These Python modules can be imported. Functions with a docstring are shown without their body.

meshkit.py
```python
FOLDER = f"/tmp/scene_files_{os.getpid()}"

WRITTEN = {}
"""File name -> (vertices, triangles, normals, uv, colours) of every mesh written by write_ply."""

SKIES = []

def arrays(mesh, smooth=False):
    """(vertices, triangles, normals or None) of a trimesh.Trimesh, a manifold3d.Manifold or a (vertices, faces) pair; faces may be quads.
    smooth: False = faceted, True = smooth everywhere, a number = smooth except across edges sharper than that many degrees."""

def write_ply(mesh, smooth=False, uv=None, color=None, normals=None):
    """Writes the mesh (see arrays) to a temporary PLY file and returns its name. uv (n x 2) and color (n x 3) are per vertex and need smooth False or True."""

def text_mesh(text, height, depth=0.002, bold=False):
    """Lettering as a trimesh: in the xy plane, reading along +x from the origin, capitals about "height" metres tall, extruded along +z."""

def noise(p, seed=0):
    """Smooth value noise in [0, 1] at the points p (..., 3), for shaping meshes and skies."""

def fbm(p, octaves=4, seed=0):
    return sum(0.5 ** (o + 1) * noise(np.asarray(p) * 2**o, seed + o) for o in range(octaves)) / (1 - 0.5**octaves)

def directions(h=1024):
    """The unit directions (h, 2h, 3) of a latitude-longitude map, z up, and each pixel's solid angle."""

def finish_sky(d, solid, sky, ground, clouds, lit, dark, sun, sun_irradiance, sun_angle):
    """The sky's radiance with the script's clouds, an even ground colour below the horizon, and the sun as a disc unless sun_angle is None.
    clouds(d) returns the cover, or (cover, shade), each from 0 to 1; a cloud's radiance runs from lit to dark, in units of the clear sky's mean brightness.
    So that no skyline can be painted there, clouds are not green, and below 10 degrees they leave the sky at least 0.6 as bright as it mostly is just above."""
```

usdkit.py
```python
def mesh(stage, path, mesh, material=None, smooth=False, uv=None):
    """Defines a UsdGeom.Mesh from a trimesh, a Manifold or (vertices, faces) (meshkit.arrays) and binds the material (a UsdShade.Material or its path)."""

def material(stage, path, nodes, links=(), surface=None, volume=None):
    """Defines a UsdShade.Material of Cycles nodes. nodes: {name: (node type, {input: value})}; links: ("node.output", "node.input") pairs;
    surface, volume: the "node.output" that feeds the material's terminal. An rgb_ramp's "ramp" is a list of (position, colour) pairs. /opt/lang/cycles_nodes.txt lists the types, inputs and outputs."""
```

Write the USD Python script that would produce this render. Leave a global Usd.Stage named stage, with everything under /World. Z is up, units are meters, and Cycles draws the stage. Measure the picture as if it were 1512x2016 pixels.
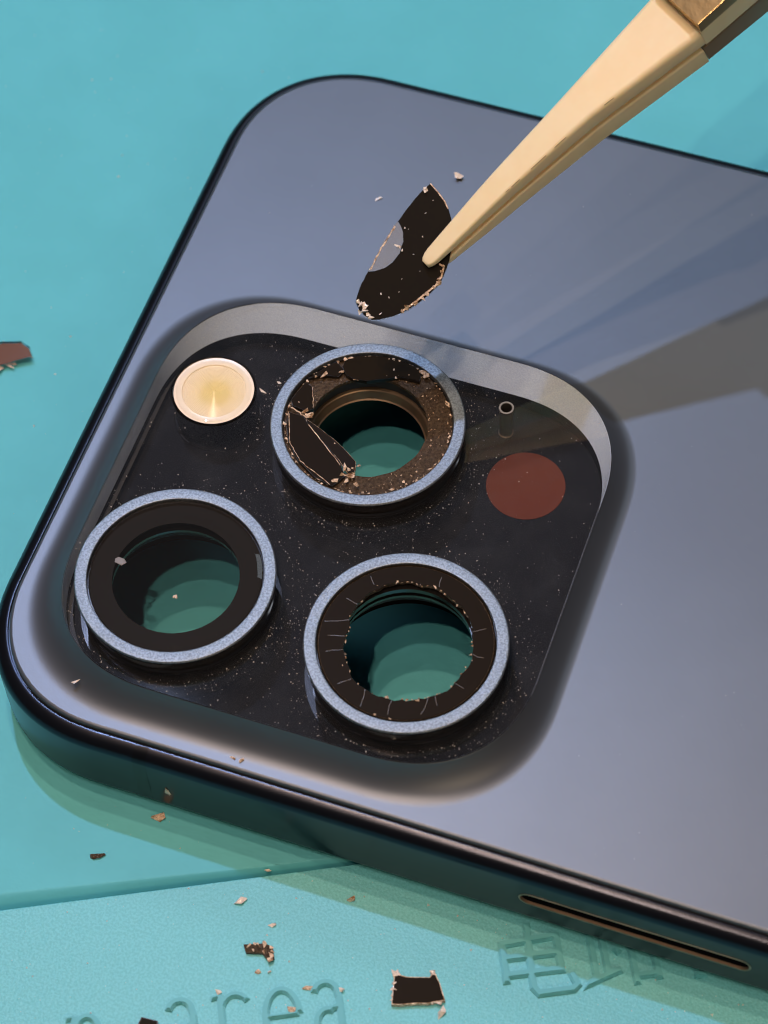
import math, random
import numpy as np, trimesh, usdkit, meshkit
from shapely.geometry import Polygon, LineString, Point
from shapely.ops import unary_union
from shapely import affinity
import manifold3d as m3
from pxr import Usd, UsdGeom, UsdLux, UsdShade, Gf, Sdf

MM = 0.001
stage = Usd.Stage.CreateInMemory()
UsdGeom.SetStageUpAxis(stage, UsdGeom.Tokens.z)
UsdGeom.SetStageMetersPerUnit(stage, 1.0)
UsdGeom.Xform.Define(stage, '/World')
UsdGeom.Scope.Define(stage, '/World/Looks')
rng = np.random.default_rng(7)
random.seed(7)

# ------------------------------------------------------------------ camera
CAM = np.array([66.1989, -72.3273, 177.4749])          # millimetres
MC = np.array([[0.9435542, 0.3299524, -0.0289279], [0.2650582, -0.8045699, -0.5314239], [-0.1986191, 0.4937597, -0.8466119]])   # rows: right, down, forward
FPX = 4932.64
hap = 36.0
cam = UsdGeom.Camera.Define(stage, '/World/camera')
cam.CreateHorizontalApertureAttr(hap)
cam.CreateVerticalApertureAttr(hap * 2016 / 1512)
cam.CreateFocalLengthAttr(FPX / 1512 * hap)
cam.CreateFStopAttr(64.0)
cam.CreateFocusDistanceAttr(0.199)
cam.CreateClippingRangeAttr((0.02, 100.0))
cam.CreateExposureAttr(0.0)
mtx = np.eye(4)
mtx[0, :3], mtx[1, :3], mtx[2, :3], mtx[3, :3] = MC[0], -MC[1], -MC[2], CAM * MM
cam.AddTransformOp().Set(Gf.Matrix4d(*mtx.ravel().tolist()))


def ray(x, y):
    return np.array([(x - 756) / FPX, (y - 1008) / FPX, 1.0]) @ MC


def at(x, y, z):
    """the point (mm) at height z that the photograph shows at x, y"""
    d = ray(x, y)
    return CAM + d * ((z - CAM[2]) / d[2])


def on_plane(x, y, o, n):
    d = ray(x, y)
    return CAM + d * (np.dot(np.asarray(o) - CAM, n) / np.dot(d, n))


# ------------------------------------------------------------------ light: dim room and a row of small bench lamps
LAMP = 7.4
ROOM = (0.020, 0.024, 0.030)
dome = UsdLux.DomeLight.Define(stage, '/World/room_light')
usdkit.material(stage, '/World/Looks/room', {'b': ('background_shader', {'color': ROOM, 'strength': 1.0})}, surface='b.background')
UsdShade.MaterialBindingAPI.Apply(dome.GetPrim()).Bind(UsdShade.Material.Get(stage, '/World/Looks/room'))
AIM = np.array([25.0, 24.0, 8.0])
LH = 455.0
LAMPS = [  # direction (x, y per unit of height), colour
    ('bench_lamp', (-0.31, 0.385), (0.29, 0.38, 0.60)),
    ('bench_lamp_001', (-0.14, 0.20), (0.27, 0.21, 0.145)),
    ('bench_lamp_002', (-0.13, 0.02), (0.36, 0.235, 0.16)),
    ('bench_lamp_003', (-0.055, -0.19), (0.31, 0.215, 0.16)),
    ('bench_lamp_004', (0.0, -0.37), (0.24, 0.18, 0.135)),
]
for name, (dx, dy), col in LAMPS:
    l = UsdLux.SphereLight.Define(stage, '/World/' + name)
    l.CreateRadiusAttr(0.0055)
    l.CreateNormalizeAttr(True)
    pos = AIM + np.array([dx, dy, 1.0]) * LH
    l.AddTranslateOp().Set(Gf.Vec3d(*(pos * MM).tolist()))
    r2 = (LH * MM) ** 2 * (1 + dx * dx + dy * dy) ** 1.5
    mx = max(col)
    l.CreateColorAttr(Gf.Vec3f(*[c / mx for c in col]))
    l.CreateIntensityAttr(float(LAMP * mx * r2))

# a pale ceiling fixture low behind the bench
fx = UsdLux.RectLight.Define(stage, '/World/ceiling_fixture')
FIX_L = 2.0
fx.CreateWidthAttr(1.3)
fx.CreateHeightAttr(0.15)
fx.CreateNormalizeAttr(False)
fx.CreateColorAttr(Gf.Vec3f(0.78, 0.90, 1.0))
fx.CreateIntensityAttr(FIX_L)
fd = np.array([0.10, 0.70, 0.0])
fd = fd / np.linalg.norm(fd) * math.cos(math.radians(45)) + np.array([0, 0, math.sin(math.radians(45))])
fp = AIM * MM + fd * 0.85
fxx = np.cross([0, 0, 1.0], fd)
fxx /= np.linalg.norm(fxx)
fm4 = np.eye(4)
fm4[0, :3], fm4[1, :3], fm4[2, :3], fm4[3, :3] = fxx, np.cross(fd, fxx), fd, fp
fx.AddTransformOp().Set(Gf.Matrix4d(*fm4.ravel().tolist()))

# a broad warm shop light on the viewer's right
wx = UsdLux.RectLight.Define(stage, '/World/shop_light')
wx.CreateWidthAttr(0.55)
wx.CreateHeightAttr(0.26)
wx.CreateNormalizeAttr(False)
wx.CreateColorAttr(Gf.Vec3f(1.0, 0.70, 0.42))
wx.CreateIntensityAttr(2.6)
wd = np.array([0.62, -0.62, 0.62])
wd = wd / np.linalg.norm(wd)
wp = AIM * MM + wd * 0.9
wxx = np.cross([0, 0, 1.0], wd)
wxx /= np.linalg.norm(wxx)
fm4[0, :3], fm4[1, :3], fm4[2, :3], fm4[3, :3] = wxx, np.cross(wd, wxx), wd, wp
wx.AddTransformOp().Set(Gf.Matrix4d(*fm4.ravel().tolist()))

# ------------------------------------------------------------------ helpers
used = {}


def numbered(parent, name):
    k = used.get((parent, name), 0)
    used[(parent, name)] = k + 1
    return name if k == 0 else f'{name}_{k:03d}'


def path_of(parent):
    return '/World' if parent is None else str(parent.GetPath())


def tag(p, label=None, cat=None, group=None, kind=None):
    for k, v in (('label', label), ('category', cat), ('group', group), ('kind', kind)):
        if v:
            p.SetCustomDataByKey(k, v)
    return p


def thing(name, label=None, cat=None, group=None, kind=None, loc=None):
    x = UsdGeom.Xform.Define(stage, '/World/' + numbered('/World', name))
    return tag(x.GetPrim(), label, cat, group, kind)


def obj(name, mesh, mat, parent=None, smooth=False, label=None, cat=None, group=None, kind=None):
    pp = path_of(parent)
    v, f, n = meshkit.arrays(mesh, False)
    mesh = trimesh.Trimesh(np.asarray(v) * MM, f, process=False)
    if smooth is not False:
        mesh.merge_vertices(digits_vertex=8)
    m = usdkit.mesh(stage, pp + '/' + numbered(pp, name), mesh, MAT[mat], smooth=smooth)
    return tag(m.GetPrim(), label, cat, group, kind)


def cat_(ms):
    return trimesh.util.concatenate(ms)


def extrude(poly, z0, z1):
    ps = getattr(poly, 'geoms', [poly])
    out = []
    for g in ps:
        if g.area < 1e-6:
            continue
        e = trimesh.creation.extrude_polygon(g, z1 - z0, engine='earcut')
        e.apply_translation([0, 0, z0])
        out.append(e)
    return cat_(out)


def flat(poly, z):
    v, f = trimesh.creation.triangulate_polygon(poly, engine='earcut')
    v = np.c_[v, np.full(len(v), z)]
    f = np.array(f)
    a = np.cross(v[f[:, 1]] - v[f[:, 0]], v[f[:, 2]] - v[f[:, 0]])[:, 2]
    f[a < 0] = f[a < 0][:, ::-1]
    return trimesh.Trimesh(v, f, process=False)


def loft(rings, closed=True, wrap=True):
    """rings: list of (n,3) loops -> quads; the face normals look to the left-hand side of travel"""
    n = len(rings[0])
    v = np.vstack(rings)
    f = []
    R = len(rings)
    pairs = [(i, (i + 1) % R) for i in range(R if wrap == 'ring' else R - 1)]
    for a, b in pairs:
        i = np.arange(n if closed else n - 1)
        j = (i + 1) % n
        q = np.stack([a * n + i, a * n + j, b * n + j, b * n + i], 1)
        f.append(np.vstack([q[:, [0, 1, 2]], q[:, [0, 2, 3]]]))
    return trimesh.Trimesh(v, np.vstack(f), process=False)


def lathe(profile, c, n=128, closed=False):
    """profile (r, z) going up on the outside; normals outwards"""
    th = np.linspace(0, 2 * np.pi, n, endpoint=False)
    rings = [np.c_[c[0] + r * np.cos(th), c[1] + r * np.sin(th), np.full(n, z)] for r, z in profile]
    return loft(rings, wrap='ring' if closed else True)


def lathe_solid(profile, c, n=128):
    return lathe(profile, c, n, closed=True)


# ------------------------------------------------------------------ materials
MAT = {}


def mat(name, nodes, links=(), surface='p.BSDF'):
    MAT[name] = usdkit.material(stage, '/World/Looks/' + name, nodes, list(links), surface=surface)


def principled(name, col, rough, metallic=0.0, bump=None, spec=0.5, vary=None, **kw):
    """bump: (scale per metre, strength, distance m, detail); vary: (scale, darker colour, lo, hi)"""
    nodes = {'p': ('principled_bsdf', {'base_color': col, 'roughness': rough, 'metallic': metallic, 'specular_ior_level': spec, **kw})}
    links = []
    if bump or vary:
        nodes['g'] = ('geometry', {})
    if bump:
        sc, st, dist, det = bump
        nodes['n'] = ('noise_texture', {'scale': sc, 'detail': det, 'roughness': 0.6})
        nodes['b'] = ('bump', {'strength': st, 'distance': dist})
        links += [('g.position', 'n.vector'), ('n.fac', 'b.height'), ('b.normal', 'p.normal')]
    if vary:
        sc, col2, lo, hi = vary
        nodes['n2'] = ('noise_texture', {'scale': sc, 'detail': 4, 'roughness': 0.62})
        nodes['r'] = ('rgb_ramp', {'ramp': [(0, col2), (lo, col2), (hi, col), (1, col)]})
        links += [('g.position', 'n2.vector'), ('n2.fac', 'r.fac'), ('r.color', 'p.base_color')]
    mat(name, nodes, links)


TEAL = (0.11, 0.52, 0.60)
principled('mat_smooth', TEAL, 0.55, bump=(2500, 0.25, 0.00006, 3), spec=0.3, vary=(90, (0.103, 0.497, 0.572), 0.40, 0.60))
principled('mat_grainy', (0.142, 0.58, 0.66), 0.40, bump=(5200, 0.5, 0.00008, 3), spec=0.45, vary=(5000, (0.11, 0.50, 0.56), 0.42, 0.58))
principled('mat_letter', (0.10, 0.46, 0.52), 0.45, bump=(2500, 0.2, 0.00006, 2), spec=0.35)
principled('satin_back', (0.147, 0.167, 0.196), 0.45, metallic=0.75, bump=(6000, 0.10, 0.00003, 2), vary=(60, (0.140, 0.160, 0.188), 0.4, 0.6))
principled('frame_metal', (0.030, 0.033, 0.044), 0.24, metallic=0.85, bump=(5000, 0.05, 0.00002, 2))
principled('antenna', (0.020, 0.022, 0.028), 0.25, metallic=0.8)
principled('seam_black', (0.008, 0.008, 0.009), 0.3)
principled('inside_black', (0.03, 0.035, 0.045), 0.6)
principled('liner', (0.008, 0.008, 0.010), 0.6, spec=0.08)
principled('ring_satin', (0.235, 0.27, 0.30), 0.42, metallic=0.75, bump=(9000, 0.5, 0.00006, 2), vary=(6000, (0.13, 0.155, 0.18), 0.42, 0.58))
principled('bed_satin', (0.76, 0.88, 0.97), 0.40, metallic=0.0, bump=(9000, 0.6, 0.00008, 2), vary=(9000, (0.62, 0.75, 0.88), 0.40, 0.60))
principled('ring_dark', (0.13, 0.12, 0.12), 0.10, metallic=0.9)
principled('bronze', (0.34, 0.245, 0.17), 0.40, metallic=0.7)
principled('print_black', (0.014, 0.009, 0.004), 0.4, spec=0.03)
principled('matte_print', (0.008, 0.006, 0.004), 0.6, spec=0.10)
principled('print_side', (0.010, 0.008, 0.006), 0.35)
principled('residue', (0.115, 0.078, 0.048), 0.25, bump=(4500, 1.0, 0.0003, 5), vary=(4000, (0.05, 0.032, 0.02), 0.40, 0.62))
principled('chip', (0.88, 0.68, 0.50), 0.10, bump=(3000, 1.0, 0.0003, 3), spec=0.8, vary=(2500, (0.34, 0.20, 0.11), 0.38, 0.54))
principled('chip_pale', (0.85, 0.74, 0.64), 0.15, spec=0.8, bump=(3000, 1.0, 0.0002, 3))
principled('dust', (0.75, 0.70, 0.66), 0.3)


principled('lidar', (0.17, 0.045, 0.024), 0.06, bump=(7000, 0.1, 0.00002, 2))
principled('mic_wall', (0.055, 0.052, 0.05), 0.3)
principled('mic_rim', (0.30, 0.32, 0.36), 0.3)
principled('ivory', (0.97, 0.78, 0.50), 0.38, spec=0.4, bump=(700, 0.15, 0.00008, 3), vary=(350, (0.95, 0.74, 0.45), 0.38, 0.62), subsurface_weight=0.12, subsurface_scale=0.0006)
principled('brass', (0.62, 0.43, 0.20), 0.30, metallic=1.0, bump=(1500, 0.25, 0.00008, 3))
principled('dark_metal', (0.36, 0.25, 0.15), 0.35, metallic=0.5)
principled('scratch', (0.30, 0.17, 0.08), 0.6)
principled('shard_brown', (0.20, 0.085, 0.04), 0.15)

# clear glass: lets the lamps' light through
mat('pane', {'t': ('transparent_bsdf', {'color': (0.93, 0.95, 0.94)}), 'g': ('glossy_bsdf', {'color': (1, 1, 1), 'roughness': 0.012}),
             'd': ('diffuse_bsdf', {'color': (0.5, 0.5, 0.5)}), 'f': ('fresnel', {'IOR': 1.5}), 'm': ('mix_closure', {}), 'm2': ('mix_closure', {'fac': 0.013})},
    [('f.fac', 'm.fac'), ('t.BSDF', 'm.closure1'), ('g.BSDF', 'm.closure2'), ('m.closure', 'm2.closure1'), ('d.BSDF', 'm2.closure2')], surface='m2.closure')
mat('flake', {'t': ('transparent_bsdf', {'color': (0.9, 0.9, 0.9)}), 'p': ('principled_bsdf', {'base_color': (0.42, 0.39, 0.38), 'roughness': 0.4}), 'm': ('mix_closure', {'fac': 0.45})},
    [('t.BSDF', 'm.closure1'), ('p.BSDF', 'm.closure2')], surface='m.closure')
# smoked glass of the camera plateau
mat('smoked_glass', {'t': ('transparent_bsdf', {'color': (0.96, 0.96, 0.96)}), 'g': ('glossy_bsdf', {'color': (1, 1, 1), 'roughness': 0.02}),
                     'd': ('diffuse_bsdf', {}), 'f': ('fresnel', {'IOR': 1.5}), 'm': ('mix_closure', {}), 'm2': ('mix_closure', {'fac': 0.020}),
                     'geo': ('geometry', {}), 'n': ('noise_texture', {'scale': 260, 'detail': 6, 'roughness': 0.72, 'distortion': 0.6}),
                     'r': ('rgb_ramp', {'ramp': [(0, (0.18, 0.20, 0.25)), (0.45, (0.22, 0.25, 0.30)), (0.62, (0.36, 0.40, 0.46)), (0.8, (0.6, 0.64, 0.7)), (1, (0.7, 0.7, 0.7))]})},
    [('geo.position', 'n.vector'), ('n.fac', 'r.fac'), ('r.color', 'd.color'), ('f.fac', 'm.fac'), ('t.BSDF', 'm.closure1'), ('g.BSDF', 'm.closure2'), ('m.closure', 'm2.closure1'), ('d.BSDF', 'm2.closure2')], surface='m2.closure')

# ------------------------------------------------------------------ the work mat
H = 8.25
Zb = H + 2.1
Zr = H + 4.1
sa, sb = np.array([8.53, -11.94]), np.array([32.69, 0.12])
sd = (sb - sa) / np.linalg.norm(sb - sa)
sn = np.array([-sd[1], sd[0]])            # towards the far panel
L0, L1 = -260.0, 260.0
mat_root = thing('repair_mat', 'teal silicone repair mat with a groove between smooth panel and grainy lettered panel', 'mat', kind='structure')
# far panel: flat sheet whose near edge rolls down into the groove
ss = np.linspace(L0, L1, 261)


def seam_row(dist, z):
    P = sa + np.outer(ss, sd) + np.outer(dist * np.ones_like(ss), sn)
    return np.c_[P, np.full(len(ss), z) if np.ndim(z) == 0 else z]


def rollw(s):
    return np.clip(1.55 - 0.028 * (s + 8), 0.75, 1.7)


rows = [seam_row(330, 0.0), seam_row(60, 0.0), seam_row(4.0, 0.0)]
for a in np.linspace(0, 1, 12):
    rows.append(seam_row(0.12 + rollw(ss) * (1 - math.sin(a * math.pi / 2)), -1.7 * (1 - math.cos(a * math.pi / 2)) ** 0.7))
rows.append(seam_row(0.10, -2.0))
far_panel = loft(rows, closed=False)
far_panel.invert() if far_panel.face_normals[:, 2].mean() < 0 else None
obj('smooth_panel', far_panel, 'mat_smooth', mat_root, smooth=50)
rows = [seam_row(0.02, -2.0), seam_row(0.02, -0.12), seam_row(-0.02, -0.03), seam_row(-0.12, 0.0), seam_row(-3, 0.0), seam_row(-300, 0.0)]
near_panel = loft(rows, closed=False)
near_panel.invert() if near_panel.face_normals[:, 2].mean() < 0 else None
obj('grainy_panel', near_panel, 'mat_grainy', mat_root, smooth=30)
obj('groove_floor', flat(Polygon([tuple((sa + sd * L0 + sn * 0.3)), tuple(sa + sd * L0 - sn * 0.2), tuple(sa + sd * L1 - sn * 0.2), tuple(sa + sd * L1 + sn * 0.3)]), -1.95), 'mat_smooth', mat_root)


def relief(g, up=0.12):
    return cat_([extrude(g.buffer(-0.05 * k), -0.05 if k == 0 else z, z + 0.09) for k, z in enumerate((0.06, 0.15, 0.24, 0.32))][:4])


def strokes_px(lines, w):
    """raised strokes on the mat: polylines given in photograph pixels"""
    g = unary_union([LineString([tuple(at(x, y, 0)[:2]) for x, y in l]).buffer(w, cap_style=2, join_style=2) for l in lines])
    return relief(g)


def z7(pts):
    return [(900 + x / 2.47, 1800 + y / 2.47) for x, y in pts]


obj('letter', strokes_px([z7(l) for l in (
    [(335, 45), (362, 300), (372, 360), (400, 388), (565, 366), (585, 345), (553, 285)], [(213, 135), (242, 342)], [(213, 152), (480, 106)],
    [(475, 92), (510, 288)], [(228, 220), (492, 188)], [(240, 302), (512, 268)])], 0.30), 'mat_letter', mat_root, label='raised Chinese character 电 on the mat')
obj('letter', strokes_px([z7(l) for l in (
    [(640, 100), (677, 305), (660, 332), (800, 270)], [(700, 120), (737, 300)], [(765, 165), (790, 192)], [(845, 175), (878, 345)], [(872, 302), (990, 288)], [(955, 195), (988, 318)])], 0.28),
    'mat_letter', mat_root, label='raised Chinese character half hidden beside the phone')
obj('letter', strokes_px([z7(l) for l in ([(1163, 265), (1172, 312)], [(1172, 300), (1215, 290)])], 0.24), 'mat_letter', mat_root)
# latin letters of the mat, drawn as serif strokes in units of the x-height
ARC = lambda cx, cy, rx, ry, a0, a1, n=18: [(cx + rx * math.cos(math.radians(a)), cy + ry * math.sin(math.radians(a))) for a in np.linspace(a0, a1, n)]
GLYPH = {
    'a': [(ARC(0.30, 0.78, 0.20, 0.20, 165, 20) + [(0.52, 0.70), (0.52, 0.12), (0.58, 0.02), (0.68, 0.04)], 0.062), (ARC(0.30, 0.27, 0.20, 0.25, 60, 330), 0.06), ([(0.39, 0.52), (0.52, 0.58)], 0.05), ([(0.46, 0.12), (0.52, 0.2)], 0.05)],
    'r': [([(0.22, 0.0), (0.22, 0.98)], 0.062), ([(0.05, 0.94), (0.22, 0.96)], 0.04), ([(0.04, 0.02), (0.42, 0.02)], 0.04), (ARC(0.46, 0.70, 0.24, 0.26, 160, 30), 0.055)],
    'e': [(ARC(0.34, 0.49, 0.29, 0.47, 5, 325, 30), 0.062), ([(0.05, 0.52), (0.62, 0.52)], 0.04)],
    'n': [([(0.16, 0.0), (0.16, 0.98)], 0.062), ([(0.0, 0.94), (0.16, 0.96)], 0.04), ([(0.0, 0.02), (0.32, 0.02)], 0.04), (ARC(0.36, 0.68, 0.20, 0.27, 175, 0) + [(0.56, 0.0)], 0.06), ([(0.44, 0.02), (0.72, 0.02)], 0.04)],
}


def latin(ch, px, xh=4.6, wd=4.4):
    """px: photograph pixel of the top left of the letter's x-height"""
    o = at(px[0], px[1], 0)[:2] - sn * xh
    parts = []
    for pts, w in GLYPH[ch]:
        P = [tuple(o + sd * (x * wd) + sn * (y * xh)) for x, y in pts]
        parts.append(LineString(P).buffer(w * 4.5, cap_style=2, join_style=1))
    g = unary_union(parts)
    obj('letter', relief(g), 'mat_letter', mat_root, label=f'raised letter {ch} on the grainy panel')


for ch, px in (('n', (128, 2003)), ('a', (318, 1974)), ('r', (408, 1962)), ('e', (512, 1951)), ('a', (604, 1938))):
    latin(ch, px)

# ------------------------------------------------------------------ the phone housing
phone = thing('phone_housing', 'dark blue smartphone back housing with three broken camera openings lying on the mat', 'phone')
PL, PW, PR = 146.6, 70.6, 12.0


def outline(inset=0.0, n=26, e=2.2):
    """rounded outline of the phone, counter-clockwise"""
    r = PR
    pts = []
    a = np.linspace(0, np.pi / 2, n)
    cx, sx = np.cos(a) ** (2 / e), np.sin(a) ** (2 / e)
    base = [((PL - r, PW - r), (1, 0), (0, 1)), ((r, PW - r), (0, 1), (-1, 0)), ((r, r), (-1, 0), (0, -1)), ((PL - r, r), (0, -1), (1, 0))]
    for (c, u, v) in base:
        for i in range(n):
            k = (r - inset)
            pts.append((c[0] + k * (cx[i] * u[0] + sx[i] * v[0]), c[1] + k * (cx[i] * u[1] + sx[i] * v[1])))
    P = np.array(pts)
    # even spacing on the long sides
    out = []
    for i in range(len(P)):
        a_, b_ = P[i], P[(i + 1) % len(P)]
        m = max(1, int(np.linalg.norm(b_ - a_) // 6))
        for k in range(m):
            out.append(a_ + (b_ - a_) * k / m)
    return np.array(out)


def outline_ring(inset, z):
    # the same number of points for every inset: built from the inset-free spacing
    base = outline(0.0)
    c = np.array([np.clip(base[:, 0], PR, PL - PR), np.clip(base[:, 1], PR, PW - PR)]).T
    k = (PR - inset) / PR
    P = c + (base - c) * k
    return np.c_[P, np.full(len(P), z)]


def arc_profile(c, rx, rz, a0, a1, n=8):
    return [(c[0] - rx * math.cos(math.radians(a)), c[1] + rz * math.sin(math.radians(a))) for a in np.linspace(a0, a1, n)]


fr = [(3.2, 0.02)] + arc_profile((1.5, 1.3), 1.5, 1.28, -90, 0) + arc_profile((1.25, 6.75), 1.25, 1.15, 0, 84, 10) + [(1.22, 7.86), (1.24, 7.7), (3.2, 7.7)]
rings = [outline_ring(i, z) for i, z in fr]
frame_mesh = loft(rings, wrap='ring')
fm = m3.Manifold(m3.Mesh(frame_mesh.vertices.astype(np.float32), frame_mesh.faces.astype(np.uint32)))
if fm.volume() < 0:
    frame_mesh.invert()
    fm = m3.Manifold(m3.Mesh(frame_mesh.vertices.astype(np.float32), frame_mesh.faces.astype(np.uint32)))
# the emptied side-button slot, a rounded opening in the near side
q0, q1 = on_plane(1022, 1768, (0, 0, 0), (0, 1, 0)), on_plane(1478, 1903, (0, 0, 0), (0, 1, 0))
slot_z = (q0[2] + q1[2]) / 2
slot_u0, slot_u1, slot_r = q0[0], q1[0], 0.80
a = LineString([(slot_u0 + slot_r, 0), (slot_u1 - slot_r, 0)]).buffer(slot_r, resolution=12)
slot = trimesh.creation.extrude_polygon(a, 2.3, engine='earcut')
slot.apply_transform(trimesh.transformations.rotation_matrix(math.pi / 2, [1, 0, 0]))
slot.apply_translation([0, 2.0, slot_z])
sm = m3.Manifold(m3.Mesh(slot.vertices.astype(np.float32), slot.faces.astype(np.uint32)))
fm = fm - sm
obj('frame', fm, 'frame_metal', phone, smooth=35)
lip = trimesh.creation.extrude_polygon(a.buffer(0.06).difference(a.buffer(-0.07)), 0.24, engine='earcut')
lip.apply_transform(trimesh.transformations.rotation_matrix(math.pi / 2, [1, 0, 0]))
lip.apply_translation([0, 0.21, slot_z])
bs = obj('button_slot', lip, 'bronze', phone, smooth=35)
inn = trimesh.creation.extrude_polygon(a.buffer(-0.12), 0.6, engine='earcut')
inn.apply_transform(trimesh.transformations.rotation_matrix(math.pi / 2, [1, 0, 0]))
inn.apply_translation([0, 1.8, slot_z])
obj('slot_floor', inn, 'inside_black', bs)
# antenna band: a strip set a hair proud of the near side
ab = on_plane(276, 1520, (0, 0, 0), (0, 1, 0))[0]
prof = [p for p in fr if p[0] <= 1.5 and 0.3 < p[1] < 7.9][:-1]
strip = []
for du in (-0.55, 0.55):
    strip.append(np.array([(ab + du, i - 0.012, z + (0.012 if z > 6.8 else 0)) for i, z in prof]))
sv = loft(strip, closed=False)
sv.invert() if sv.face_normals[:, 1].mean() > 0 else None
obj('antenna_band', sv, 'antenna', phone, smooth=True)

# plateau outlines (outer foot of the slope, inner edge of the glossy glass)
PC = np.array([23.4, 22.6])
ang = np.linspace(0, 2 * np.pi, 288, endpoint=False)


def rrect(u0, u1, v0, v1, r, e=2.3):
    """radius-by-angle sampling of a rounded rectangle around PC"""
    r_in = r
    a = np.linspace(0, np.pi / 2, 40)
    cs, sn_ = np.cos(a) ** (2 / e) * r_in, np.sin(a) ** (2 / e) * r_in
    P = [np.c_[u1 - r + cs, v1 - r + sn_], np.c_[u0 + r - sn_, v1 - r + cs], np.c_[u0 + r - cs, v0 + r - sn_], np.c_[u1 - r + sn_, v0 + r - cs]]
    P = np.vstack(P)
    pa = np.unwrap(np.arctan2(P[:, 1] - PC[1], P[:, 0] - PC[0]))
    pr_ = np.linalg.norm(P - PC, axis=1)
    # dense straight resampling to keep flats flat
    Q = np.vstack([P, P[:1]])
    d = np.r_[0, np.cumsum(np.linalg.norm(np.diff(Q, axis=0), axis=1))]
    t = np.linspace(0, d[-1], 4000, endpoint=False)
    X = np.c_[np.interp(t, d, Q[:, 0]), np.interp(t, d, Q[:, 1])]
    xa = np.arctan2(X[:, 1] - PC[1], X[:, 0] - PC[0]) % (2 * np.pi)
    o = np.argsort(xa)
    xr = np.linalg.norm(X - PC, axis=1)[o]
    rr = np.interp(ang, np.r_[xa[o] - 2 * np.pi, xa[o], xa[o] + 2 * np.pi], np.r_[xr, xr, xr])
    return PC + np.c_[np.cos(ang), np.sin(ang)] * rr[:, None]


foot = rrect(2.1, 45.0, 2.1, 44.2, 12.0)
gloss = rrect(4.9, 43.0, 4.6, 42.2, 10.5)
bed = rrect(5.05, 42.75, 4.9, 40.35, 9.9)

# flat back with its rounded rim
RIM = [(1.30, 7.72), (1.32, 7.98), (1.37, 8.11), (1.46, 8.18), (1.60, 8.217), (2.2, 8.245), (2.6, 8.25)]
# the rim runs outside the plateau's foot, so the flat sheet starts at its inner ring
rim_rings = [outline_ring(i, z) for i, z in RIM[:-2]]
last = rim_rings[-1][:, :2]
rim_mesh = loft(rim_rings)
flat_poly = Polygon(last).difference(Polygon(foot))
fl = flat(flat_poly, 8.22)


def smooth_rise(t):
    t = np.clip(t, 0, 1)
    return 3 * t ** 2 - 2 * t ** 3


def rise(t):
    # a hollow foot that steepens up to the crease
    return t ** 2.2 if t < 0.96 else 0.96 ** 2.2 + (1 - 0.96 ** 2.2) * (1 - ((1 - t) / 0.04) ** 1.6)


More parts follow.
